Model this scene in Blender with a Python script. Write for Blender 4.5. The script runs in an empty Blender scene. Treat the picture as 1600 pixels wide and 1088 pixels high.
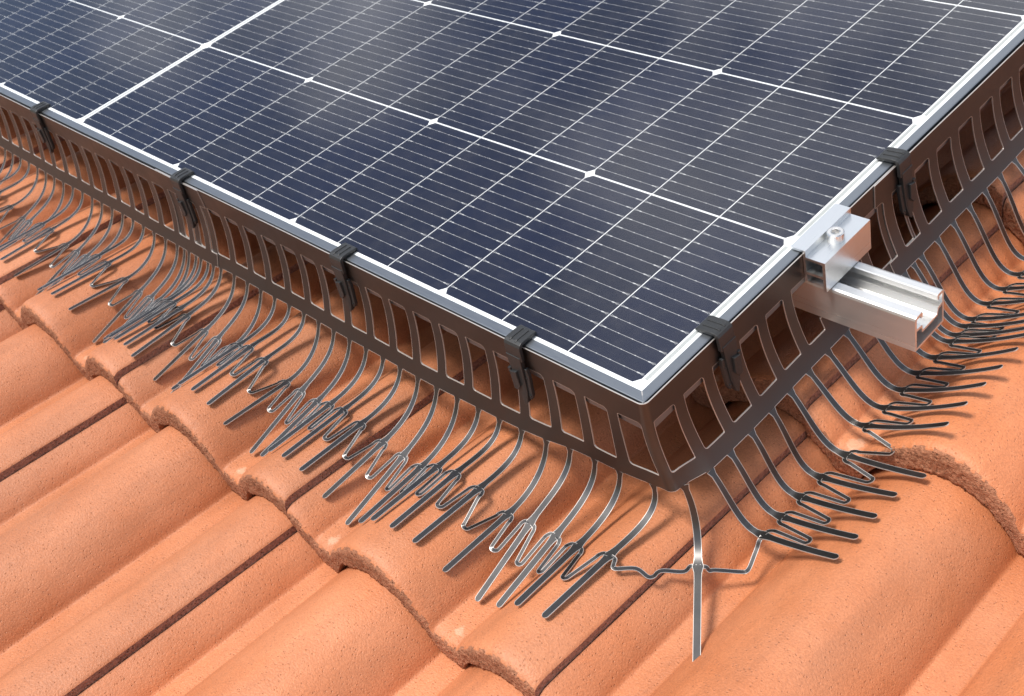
import bpy, bmesh, math, random
import numpy as np
from mathutils import Matrix, Vector, noise
from mathutils.geometry import delaunay_2d_cdt

random.seed(7)
rng = np.random.default_rng(7)
S = bpy.context.scene
COL = S.collection
MM = 0.001
PITCH = math.radians(18.0)                       # slope of the roof
TILT = Matrix.Translation((0, 0, 0)) @ Matrix.Rotation(PITCH, 4, 'X')
# Everything is laid out in the plane of the roof, in millimetres: x along the eaves, y up the slope, z square to
# the roof with z = 0 on the face of the solar panel; the whole place is then tipped by the roof pitch.

# ------------------------------------------------------------------ camera
cam_d = bpy.data.cameras.new('camera')
cam = bpy.data.objects.new('camera', cam_d)
COL.objects.link(cam)
R = ((0.69455734, 0.68328715, -0.22518609), (0.34005777, -0.58763178, -0.73419997), (-0.63399591, 0.4333677, -0.64050107))
EYE = Vector((521.19376, -462.30012, 649.78167)) * MM
M = Matrix.Identity(4)
for i in range(3):
    M[i][0], M[i][1], M[i][2] = R[0][i], -R[1][i], -R[2][i]
    M[i][3] = EYE[i]
cam.matrix_world = TILT @ M
cam_d.sensor_width = 36.0
cam_d.lens = 1832.831 / 1600 * 36.0
cam_d.clip_start = 0.02
cam_d.clip_end = 500
cam_d.dof.use_dof = True
cam_d.dof.focus_distance = 0.93
cam_d.dof.aperture_fstop = 24.0
S.camera = cam

# ------------------------------------------------------------------ light
sun_roof = Vector((-0.15, -0.30, 1.0)).normalized()
sun_dir = (TILT.to_3x3() @ sun_roof).normalized()
sun_d = bpy.data.lights.new('sun', 'SUN')
sun_d.energy = 3.2
sun_d.angle = math.radians(14.0)
sun_d.color = (1.0, 0.955, 0.89)
sun = bpy.data.objects.new('sun', sun_d)
sun.rotation_mode = 'QUATERNION'
sun.rotation_quaternion = sun_dir.to_track_quat('Z', 'Y')
COL.objects.link(sun)

W = bpy.data.worlds.new('World')
S.world = W
W.use_nodes = True
nt = W.node_tree
nt.nodes.clear()
wo = nt.nodes.new('ShaderNodeOutputWorld')
bg = nt.nodes.new('ShaderNodeBackground')
bg.inputs['Strength'].default_value = 0.095
sky = nt.nodes.new('ShaderNodeTexSky')
sky.sky_type = 'NISHITA'
sky.sun_disc = False
sky.sun_elevation = math.asin(sun_dir.z)
sky.sun_rotation = math.atan2(sun_dir.x, sun_dir.y)
sky.dust_density = 2.0
tc = nt.nodes.new('ShaderNodeTexCoord')
cl = nt.nodes.new('ShaderNodeTexNoise')
cl.inputs['Scale'].default_value = 3.6
cl.inputs['Detail'].default_value = 5
cl.inputs['Roughness'].default_value = 0.55
clr = nt.nodes.new('ShaderNodeValToRGB')
clr.color_ramp.elements[0].position = 0.45
clr.color_ramp.elements[1].position = 0.62
cmix = nt.nodes.new('ShaderNodeMix')
cmix.data_type = 'RGBA'
cmix.inputs['B'].default_value = (13.0, 13.2, 13.6, 1)
nt.links.new(tc.outputs['Generated'], cl.inputs['Vector'])
nt.links.new(cl.outputs['Fac'], clr.inputs['Fac'])
nt.links.new(clr.outputs['Color'], cmix.inputs['Factor'])
nt.links.new(sky.outputs['Color'], cmix.inputs['A'])
nt.links.new(cmix.outputs['Result'], bg.inputs['Color'])
nt.links.new(bg.outputs['Background'], wo.inputs['Surface'])

S.view_settings.view_transform = 'Standard'
S.view_settings.look = 'None'
S.view_settings.gamma = 1
S.view_settings.use_curve_mapping = False
S.view_settings.exposure = 0.42
S.cycles.max_bounces = 10
S.cycles.transparent_max_bounces = 12

# ------------------------------------------------------------------ helpers
def new_mat(name):
    m = bpy.data.materials.new(name)
    m.use_nodes = True
    return m, m.node_tree, m.node_tree.nodes['Principled BSDF']

def N(t, kind, **kw):
    n = t.nodes.new(kind)
    for k, v in kw.items():
        if k in n.inputs:
            n.inputs[k].default_value = v
        else:
            setattr(n, k, v)
    return n

def link_obj(o, parent=None, loc=(0, 0, 0)):
    COL.objects.link(o)
    if parent is not None:
        o.parent = parent
        o.location = Vector(loc) * MM
    else:
        o.matrix_world = TILT @ Matrix.Translation(Vector(loc) * MM)
    return o

def thing(name, label, cat, loc=(0, 0, 0), group=None):
    o = bpy.data.objects.new(name, None)
    o.empty_display_size = 0.05
    link_obj(o, None, loc)
    o['label'] = label
    o['category'] = cat
    if group:
        o['group'] = group
    o['_loc'] = [float(v) for v in loc]
    return o

def mesh_from(name, verts, faces, mats, fm=None, smooth=True, org=(0, 0, 0), flip_fix=False):
    me = bpy.data.meshes.new(name)
    v = (np.asarray(verts, float) - np.asarray(org, float)) * MM
    me.from_pydata(v.tolist(), [], [list(f) for f in faces])
    for m in mats:
        me.materials.append(m)
    if fm is not None:
        me.polygons.foreach_set('material_index', np.asarray(fm, np.int32))
    if flip_fix:
        bm = bmesh.new()
        bm.from_mesh(me)
        bmesh.ops.recalc_face_normals(bm, faces=bm.faces)
        bm.to_mesh(me)
        bm.free()
    me.polygons.foreach_set('use_smooth', np.full(len(me.polygons), bool(smooth)))
    me.update()
    return me

def part(name, verts, faces, mats, parent, fm=None, smooth=True, flip_fix=True, kind=None, bevel=None, loc=None):
    """verts in roof millimetres; the part is a child of its thing."""
    root = parent
    while root.parent is not None:
        root = root.parent
    org = root.get('_loc', [0, 0, 0])
    me = mesh_from(name, verts, faces, mats, fm, smooth, org, flip_fix)
    if smooth:
        me.set_sharp_from_angle(angle=math.radians(38))
    o = bpy.data.objects.new(name, me)
    COL.objects.link(o)
    o.parent = parent
    if kind:
        o['kind'] = kind
    if bevel:
        b = o.modifiers.new('edge', 'BEVEL')
        b.width = bevel * MM
        b.segments = 2
        b.limit_method = 'ANGLE'
        b.angle_limit = math.radians(40)
        b.harden_normals = True
    return o

def box_vf(x0, x1, y0, y1, z0, z1):
    v = [(x0, y0, z0), (x1, y0, z0), (x1, y1, z0), (x0, y1, z0), (x0, y0, z1), (x1, y0, z1), (x1, y1, z1), (x0, y1, z1)]
    f = [(3, 2, 1, 0), (4, 5, 6, 7), (0, 1, 5, 4), (1, 2, 6, 5), (2, 3, 7, 6), (3, 0, 4, 7)]
    return v, f

def join_vf(items):
    V, F = [], []
    for v, f in items:
        o = len(V)
        V += list(v)
        F += [tuple(i + o for i in q) for q in f]
    return V, F

def inside(pt, poly):
    x, y = pt
    r = False
    n = len(poly)
    j = n - 1
    for i in range(n):
        xi, yi = poly[i]
        xj, yj = poly[j]
        if (yi > y) != (yj > y) and x < (xj - xi) * (y - yi) / (yj - yi) + xi:
            r = not r
        j = i
    return r

def round_rect(x0, x1, y0, y1, r, step=6.0, nseg=4, rs=None):
    """closed loop, counter-clockwise; rs: radii at (x1,y1),(x0,y1),(x0,y0),(x1,y0)."""
    rs = rs or (r, r, r, r)
    pts = []
    cs = [(x1, y1, 0, rs[0]), (x0, y1, 90, rs[1]), (x0, y0, 180, rs[2]), (x1, y0, 270, rs[3])]
    arcs = []
    for cx, cy, a0, rr in cs:
        ax = cx - math.copysign(rr, cx - (x0 + x1) / 2)
        ay = cy - math.copysign(rr, cy - (y0 + y1) / 2)
        arcs.append([(ax + rr * math.cos(math.radians(a0 + 90 * k / nseg)), ay + rr * math.sin(math.radians(a0 + 90 * k / nseg))) for k in range(nseg + 1)])
    for i in range(4):
        pts += arcs[i]
        a, b = arcs[i][-1], arcs[(i + 1) % 4][0]
        L = math.hypot(b[0] - a[0], b[1] - a[1])
        n = int(L // step)
        for k in range(1, n + 1):
            t = k / (n + 1)
            pts.append((a[0] + (b[0] - a[0]) * t, a[1] + (b[1] - a[1]) * t))
    return pts

def extrude_profile(outer, holes, axis, a0, a1):
    """solid bar: a 2D outline (with holes) swept along one axis. axis 'x': outline is (y,z); 'y': outline is (x,z)."""
    loops = [outer] + list(holes)
    pv, pe = [], []
    for lp in loops:
        o = len(pv)
        pv += [Vector(p) for p in lp]
        pe += [(o + i, o + (i + 1) % len(lp)) for i in range(len(lp))]
    rv, _, rf, *_ = delaunay_2d_cdt(pv, pe, [], 0, 1e-6)
    to3 = (lambda p, a: (a, p[0], p[1])) if axis == 'x' else (lambda p, a: (p[0], a, p[1]))
    V, F = [], []
    for a in (a0, a1):
        o = len(V)
        V += [to3(p, a) for p in rv]
        for f in rf:
            c = (sum(rv[i][0] for i in f) / 3, sum(rv[i][1] for i in f) / 3)
            if inside(c, outer) and not any(inside(c, h) for h in holes):
                F.append(tuple(i + o for i in f))
    for lp in loops:
        o = len(V)
        n = len(lp)
        V += [to3(p, a0) for p in lp] + [to3(p, a1) for p in lp]
        F += [(o + i, o + (i + 1) % n, o + n + (i + 1) % n, o + n + i) for i in range(n)]
    return V, F

# ------------------------------------------------------------------ materials
def tile_material(name, c1, c2, pit, rough, raw=False):
    m, t, b = new_mat(name)
    L = t.links.new
    tcn = N(t, 'ShaderNodeTexCoord')
    oi = N(t, 'ShaderNodeObjectInfo')
    vm = N(t, 'ShaderNodeVectorMath', operation='MULTIPLY_ADD')
    vm.inputs[1].default_value = (1, 1, 1)
    cx = N(t, 'ShaderNodeCombineXYZ')
    mul = N(t, 'ShaderNodeMath', operation='MULTIPLY')
    mul.inputs[1].default_value = 37.0
    L(oi.outputs['Random'], mul.inputs[0])
    L(mul.outputs[0], cx.inputs[0])
    L(mul.outputs[0], cx.inputs[2])
    L(tcn.outputs['Object'], vm.inputs[0])
    L(cx.outputs[0], vm.inputs[2])
    big = N(t, 'ShaderNodeTexNoise', Scale=9.0, Detail=4.0, Roughness=0.6)
    mid = N(t, 'ShaderNodeTexNoise', Scale=85.0, Detail=4.0, Roughness=0.65)
    fine = N(t, 'ShaderNodeTexNoise', Scale=520.0 if not raw else 330.0, Detail=3.0, Roughness=0.7)
    for n in (big, mid, fine):
        L(vm.outputs[0], n.inputs['Vector'])
    # pits: small dark pores of the slurry coat, in irregular patches
    vor = N(t, 'ShaderNodeTexVoronoi', Scale=300.0, Randomness=1.0)
    L(vm.outputs[0], vor.inputs['Vector'])
    pr = N(t, 'ShaderNodeMapRange', clamp=True)
    pr.inputs['From Min'].default_value = 0.10
    pr.inputs['From Max'].default_value = 0.27
    pr.inputs['To Min'].default_value = 1.0
    pr.inputs['To Max'].default_value = 0.0
    L(vor.outputs['Distance'], pr.inputs['Value'])
    pm = N(t, 'ShaderNodeMapRange', clamp=True)
    pm.inputs['From Min'].default_value = 0.44
    pm.inputs['From Max'].default_value = 0.60
    sep = N(t, 'ShaderNodeSeparateColor')
    L(vor.outputs['Color'], sep.inputs[0])
    pa = N(t, 'ShaderNodeMath', operation='ADD')
    pb = N(t, 'ShaderNodeMath', operation='MULTIPLY')
    pb.inputs[1].default_value = 0.45
    L(sep.outputs[0], pb.inputs[0])
    pc = N(t, 'ShaderNodeMath', operation='MULTIPLY')
    pc.inputs[1].default_value = 0.62
    L(mid.outputs['Fac'], pc.inputs[0])
    L(pb.outputs[0], pa.inputs[0])
    L(pc.outputs[0], pa.inputs[1])
    L(pa.outputs[0], pm.inputs['Value'])
    pits = N(t, 'ShaderNodeMath', operation='MULTIPLY')
    L(pr.outputs[0], pits.inputs[0])
    L(pm.outputs[0], pits.inputs[1])
    ramp = N(t, 'ShaderNodeMapRange', clamp=True)
    ramp.inputs['From Min'].default_value = 0.3
    ramp.inputs['From Max'].default_value = 0.7
    L(big.outputs['Fac'], ramp.inputs['Value'])
    mx = N(t, 'ShaderNodeMix', data_type='RGBA')
    mx.inputs['A'].default_value = (*c1, 1)
    mx.inputs['B'].default_value = (*c2, 1)
    L(ramp.outputs[0], mx.inputs['Factor'])
    # grain
    gr = N(t, 'ShaderNodeMapRange', clamp=True)
    gr.inputs['From Min'].default_value = 0.25
    gr.inputs['From Max'].default_value = 0.75
    gr.inputs['To Min'].default_value = 0.80 if not raw else 0.5
    gr.inputs['To Max'].default_value = 1.18 if not raw else 1.4
    L(fine.outputs['Fac'], gr.inputs['Value'])
    vary = N(t, 'ShaderNodeMapRange', clamp=True)
    vary.inputs['To Min'].default_value = 0.84
    vary.inputs['To Max'].default_value = 1.06
    L(oi.outputs['Random'], vary.inputs['Value'])
    smp = N(t, 'ShaderNodeMapping')
    smp.inputs['Scale'].default_value = (1.0, 0.16, 1.0)
    L(vm.outputs[0], smp.inputs[0])
    stn = N(t, 'ShaderNodeTexNoise', Scale=26.0, Detail=5.0, Roughness=0.6)
    L(smp.outputs[0], stn.inputs['Vector'])
    stm = N(t, 'ShaderNodeMapRange', clamp=True)
    stm.inputs['From Min'].default_value = 0.3
    stm.inputs['From Max'].default_value = 0.62
    stm.inputs['To Min'].default_value = 0.82
    stm.inputs['To Max'].default_value = 1.04
    L(stn.outputs['Fac'], stm.inputs['Value'])
    gm0 = N(t, 'ShaderNodeMath', operation='MULTIPLY')
    L(vary.outputs[0], gm0.inputs[0])
    L(stm.outputs[0], gm0.inputs[1])
    gm = N(t, 'ShaderNodeMath', operation='MULTIPLY')
    L(gr.outputs[0], gm.inputs[0])
    L(gm0.outputs[0], gm.inputs[1])
    sc = N(t, 'ShaderNodeVectorMath', operation='SCALE')
    L(mx.outputs['Result'], sc.inputs[0])
    L(gm.outputs[0], sc.inputs['Scale'])
    mp = N(t, 'ShaderNodeMix', data_type='RGBA')
    mp.inputs['B'].default_value = (*pit, 1)
    pf = N(t, 'ShaderNodeMath', operation='MULTIPLY')
    pf.inputs[1].default_value = 0.30
    L(pits.outputs[0], pf.inputs[0])
    L(pf.outputs[0], mp.inputs['Factor'])
    L(sc.outputs[0], mp.inputs['A'])
    if raw:
        L(mp.outputs['Result'], b.inputs['Base Color'])
    else:
        # sun glints and wear painted as pale patches on the nose of the two pans
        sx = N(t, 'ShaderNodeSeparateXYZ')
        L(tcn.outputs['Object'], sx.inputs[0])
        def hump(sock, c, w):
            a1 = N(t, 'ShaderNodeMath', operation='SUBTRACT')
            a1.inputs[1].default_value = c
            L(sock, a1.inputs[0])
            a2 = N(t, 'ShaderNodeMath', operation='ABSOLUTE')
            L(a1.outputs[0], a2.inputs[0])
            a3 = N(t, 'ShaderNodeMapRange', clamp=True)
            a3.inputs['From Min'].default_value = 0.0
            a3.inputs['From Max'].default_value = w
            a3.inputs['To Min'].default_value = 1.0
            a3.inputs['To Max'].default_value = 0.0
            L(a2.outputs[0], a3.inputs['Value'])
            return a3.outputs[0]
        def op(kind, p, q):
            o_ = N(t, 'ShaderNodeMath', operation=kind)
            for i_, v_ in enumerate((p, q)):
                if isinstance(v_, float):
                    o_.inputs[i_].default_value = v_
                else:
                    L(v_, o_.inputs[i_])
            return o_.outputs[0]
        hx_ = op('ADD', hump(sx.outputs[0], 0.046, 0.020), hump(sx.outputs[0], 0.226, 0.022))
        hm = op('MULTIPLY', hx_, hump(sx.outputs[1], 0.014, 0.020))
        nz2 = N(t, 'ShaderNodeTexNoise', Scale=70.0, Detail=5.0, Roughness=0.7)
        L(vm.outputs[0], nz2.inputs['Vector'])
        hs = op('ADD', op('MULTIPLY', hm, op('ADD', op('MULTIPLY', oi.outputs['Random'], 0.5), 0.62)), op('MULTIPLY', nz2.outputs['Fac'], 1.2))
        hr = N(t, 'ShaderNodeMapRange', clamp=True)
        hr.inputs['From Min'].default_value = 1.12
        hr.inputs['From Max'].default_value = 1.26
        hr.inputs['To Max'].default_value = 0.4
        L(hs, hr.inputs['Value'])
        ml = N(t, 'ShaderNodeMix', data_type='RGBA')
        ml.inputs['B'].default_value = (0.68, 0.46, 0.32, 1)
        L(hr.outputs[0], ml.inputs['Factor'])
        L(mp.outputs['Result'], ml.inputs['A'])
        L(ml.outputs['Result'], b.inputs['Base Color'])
    b.inputs['Roughness'].default_value = rough
    b.inputs['Specular IOR Level'].default_value = 0.55 if not raw else 0.2
    h1 = N(t, 'ShaderNodeMath', operation='MULTIPLY')
    h1.inputs[1].default_value = 0.55
    L(mid.outputs['Fac'], h1.inputs[0])
    h2 = N(t, 'ShaderNodeMath', operation='ADD')
    L(h1.outputs[0], h2.inputs[0])
    L(fine.outputs['Fac'], h2.inputs[1])
    h3 = N(t, 'ShaderNodeMath', operation='SUBTRACT')
    L(h2.outputs[0], h3.inputs[0])
    L(pits.outputs[0], h3.inputs[1])
    bp_ = N(t, 'ShaderNodeBump')
    bp_.inputs['Strength'].default_value = 0.55 if not raw else 0.9
    bp_.inputs['Distance'].default_value = 0.0014 if not raw else 0.0035
    L(h3.outputs[0], bp_.inputs['Height'])
    L(bp_.outputs[0], b.inputs['Normal'])
    return m

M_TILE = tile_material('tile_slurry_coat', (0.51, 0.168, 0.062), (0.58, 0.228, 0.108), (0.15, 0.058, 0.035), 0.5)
M_RAW = tile_material('tile_raw_concrete', (0.36, 0.155, 0.085), (0.47, 0.215, 0.125), (0.09, 0.035, 0.025), 0.9, raw=True)
M_SIDE = tile_material('tile_cut_side', (0.37, 0.18, 0.13), (0.46, 0.24, 0.175), (0.16, 0.075, 0.055), 0.85, raw=True)

def metal(name, col, rough, metallic=1.0, scale=None, amount=0.0, stretch=(1, 1, 1), spec=0.5, bump=0.0):
    m, t, b = new_mat(name)
    b.inputs['Base Color'].default_value = (*col, 1)
    b.inputs['Metallic'].default_value = metallic
    b.inputs['Roughness'].default_value = rough
    b.inputs['Specular IOR Level'].default_value = spec
    if scale:
        L = t.links.new
        tcn = N(t, 'ShaderNodeTexCoord')
        mp = N(t, 'ShaderNodeMapping')
        mp.inputs['Scale'].default_value = stretch
        nz = N(t, 'ShaderNodeTexNoise', Scale=scale, Detail=4.0, Roughness=0.6)
        L(tcn.outputs['Object'], mp.inputs[0])
        L(mp.outputs[0], nz.inputs['Vector'])
        mr = N(t, 'ShaderNodeMapRange', clamp=True)
        mr.inputs['From Min'].default_value = 0.25
        mr.inputs['From Max'].default_value = 0.75
        mr.inputs['To Min'].default_value = max(0.02, rough - amount)
        mr.inputs['To Max'].default_value = rough + amount
        L(nz.outputs['Fac'], mr.inputs['Value'])
        L(mr.outputs[0], b.inputs['Roughness'])
        if bump:
            bn = N(t, 'ShaderNodeBump')
            bn.inputs['Strength'].default_value = 0.5
            bn.inputs['Distance'].default_value = bump
            L(nz.outputs['Fac'], bn.inputs['Height'])
            L(bn.outputs[0], b.inputs['Normal'])
    return m

M_DARK = metal('coated_steel', (0.098, 0.095, 0.094), 0.36, 0.94, 60.0, 0.06)
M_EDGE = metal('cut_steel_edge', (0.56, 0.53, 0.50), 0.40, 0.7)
M_FRAME = metal('black_anodised_frame', (0.25, 0.27, 0.295), 0.38, 0.9, 700.0, 0.06, (0.05, 1, 1))
M_ALU = metal('mill_aluminium', (0.80, 0.80, 0.79), 0.34, 0.86, 900.0, 0.09, (0.006, 1, 1), bump=0.00001)
M_CLAMP = metal('anodised_aluminium', (0.76, 0.78, 0.79), 0.34, 1.0, 900.0, 0.10, (1, 0.012, 1), bump=0.00001)
M_BOLT = metal('stainless_bolt', (0.78, 0.76, 0.73), 0.22, 1.0, 300.0, 0.08)
M_PLAST = metal('black_plastic', (0.020, 0.021, 0.022), 0.42, 0.0, 400.0, 0.08, bump=0.00006)
M_SHEET = metal('white_backsheet', (0.76, 0.78, 0.80), 0.5, 0.0)
M_RIBBON = metal('tinned_ribbon', (0.50, 0.52, 0.52), 0.5, 0.6)
M_WIRE = metal('tinned_wire', (0.60, 0.61, 0.63), 0.5, 0.3)
M_DECK = metal('roof_deck', (0.10, 0.07, 0.05), 0.9, 0.0, 20.0, 0.05)

def cell_material():
    m, t, b = new_mat('silicon_cell')
    L = t.links.new
    tcn = N(t, 'ShaderNodeTexCoord')
    oi = N(t, 'ShaderNodeObjectInfo')
    nz = N(t, 'ShaderNodeTexNoise', Scale=14.0, Detail=3.0)
    L(tcn.outputs['Object'], nz.inputs['Vector'])
    a = N(t, 'ShaderNodeMix', data_type='RGBA')
    a.inputs['A'].default_value = (0.005, 0.010, 0.036, 1)
    a.inputs['B'].default_value = (0.009, 0.012, 0.026, 1)
    ad = N(t, 'ShaderNodeMath', operation='ADD')
    ad.use_clamp = True
    hf = N(t, 'ShaderNodeMath', operation='MULTIPLY_ADD')
    hf.inputs[1].default_value = 0.6
    hf.inputs[2].default_value = -0.3
    L(oi.outputs['Random'], hf.inputs[0])
    L(hf.outputs[0], ad.inputs[0])
    L(nz.outputs['Fac'], ad.inputs[1])
    L(ad.outputs[0], a.inputs['Factor'])
    L(a.outputs['Result'], b.inputs['Base Color'])
    b.inputs['Roughness'].default_value = 0.45
    b.inputs['Specular IOR Level'].default_value = 0.3
    return m
M_CELL = cell_material()

def glass_material():
    m, t, b = new_mat('solar_glass')
    L = t.links.new
    out = t.nodes['Material Output']
    t.nodes.remove(b)
    fr = N(t, 'ShaderNodeFresnel', IOR=1.33)
    tr = N(t, 'ShaderNodeBsdfTransparent')
    tr.inputs['Color'].default_value = (0.97, 0.98, 0.98, 1)
    gl = N(t, 'ShaderNodeBsdfGlossy')
    gl.inputs['Color'].default_value = (1, 1, 1, 1)
    tcn = N(t, 'ShaderNodeTexCoord')
    nz = N(t, 'ShaderNodeTexNoise', Scale=6.0, Detail=3.0)
    mr = N(t, 'ShaderNodeMapRange')
    mr.inputs['To Min'].default_value = 0.04
    mr.inputs['To Max'].default_value = 0.11
    L(tcn.outputs['Object'], nz.inputs['Vector'])
    L(nz.outputs['Fac'], mr.inputs['Value'])
    L(mr.outputs[0], gl.inputs['Roughness'])
    # dust film: a trace of diffuse scatter, in specks
    df = N(t, 'ShaderNodeBsdfDiffuse')
    df.inputs['Color'].default_value = (0.62, 0.58, 0.54, 1)
    dn = N(t, 'ShaderNodeTexNoise', Scale=45.0, Detail=8.0, Roughness=0.8)
    L(tcn.outputs['Object'], dn.inputs['Vector'])
    dm = N(t, 'ShaderNodeMapRange', clamp=True)
    dm.inputs['From Min'].default_value = 0.45
    dm.inputs['From Max'].default_value = 0.80
    dm.inputs['To Min'].default_value = 0.006
    dm.inputs['To Max'].default_value = 0.035
    L(dn.outputs['Fac'], dm.inputs['Value'])
    m1 = N(t, 'ShaderNodeMixShader')
    L(dm.outputs[0], m1.inputs[0])
    L(tr.outputs[0], m1.inputs[1])
    L(df.outputs[0], m1.inputs[2])
    m2 = N(t, 'ShaderNodeMixShader')
    L(fr.outputs[0], m2.inputs[0])
    L(m1.outputs[0], m2.inputs[1])
    L(gl.outputs[0], m2.inputs[2])
    L(m2.outputs[0], out.inputs['Surface'])
    return m
M_GLASS = glass_material()

def ground_material():
    m, t, b = new_mat('lawn')
    L = t.links.new
    tcn = N(t, 'ShaderNodeTexCoord')
    nz = N(t, 'ShaderNodeTexNoise', Scale=0.8, Detail=8.0)
    L(tcn.outputs['Object'], nz.inputs['Vector'])
    a = N(t, 'ShaderNodeMix', data_type='RGBA')
    a.inputs['A'].default_value = (0.05, 0.08, 0.025, 1)
    a.inputs['B'].default_value = (0.12, 0.11, 0.06, 1)
    L(nz.outputs['Fac'], a.inputs['Factor'])
    L(a.outputs['Result'], b.inputs['Base Color'])
    b.inputs['Roughness'].default_value = 0.95
    return m

# ------------------------------------------------------------------ ground and roof
gm = bpy.data.meshes.new('ground')
gm.from_pydata([(-250, -250, 0), (250, -250, 0), (250, 250, 0), (-250, 250, 0)], [], [(0, 1, 2, 3)])
gm.materials.append(ground_material())
ground = bpy.data.objects.new('ground', gm)
ground.location = (0, 0, -6.5)
ground['kind'] = 'structure'
ground['label'] = 'open ground far below the tiled roof'
COL.objects.link(ground)

GAUGE, TAU, TPITCH, X0, YF = 364.0, 0.097, 343.0, 46.0, -212.0

def prof(xp):
    """height of the tile across its width, in mm from the panel face, at the front edge; xp counts from the seam."""
    xp = np.asarray(xp, float)
    def roll(c, h, wl, wr):
        u = np.clip(np.where(xp < c, (c - xp) / wl, (xp - c) / wr), 0, 1)
        left = 0.40 * np.sqrt(1 - u ** 2) + 0.60 * (0.5 + 0.5 * np.cos(math.pi * u)) ** 0.75     # runs out softly
        right = 0.30 * np.sqrt(1 - u ** 2) + 0.70 * (1 - u ** 2.4)                                # ends in a crease
        return h * np.where(xp < c, left, right)
    r = np.maximum(roll(134, 54.5, 78, 71), roll(305.5, 48, 68, 68))
    r = np.maximum(r, roll(-37.5, 37.0, 68, 67))
    return -168.0 + r

_xs = np.linspace(-10, 350, 1441)
_p0 = prof(_xs)
_k = np.exp(-0.5 * (np.arange(-24, 25) / 5.0) ** 2)
_k /= _k.sum()
_ps = np.convolve(np.pad(_p0, 24, mode='edge'), _k, mode='valid')      # the creases are softly filleted
def prof_s(xp):
    return np.interp(xp, _xs, _ps)

def surf(x, y):
    k = math.floor((y - YF) / GAUGE)
    return float(prof_s((x - X0) % TPITCH)) - TAU * (y - (YF + k * GAUGE))

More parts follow.
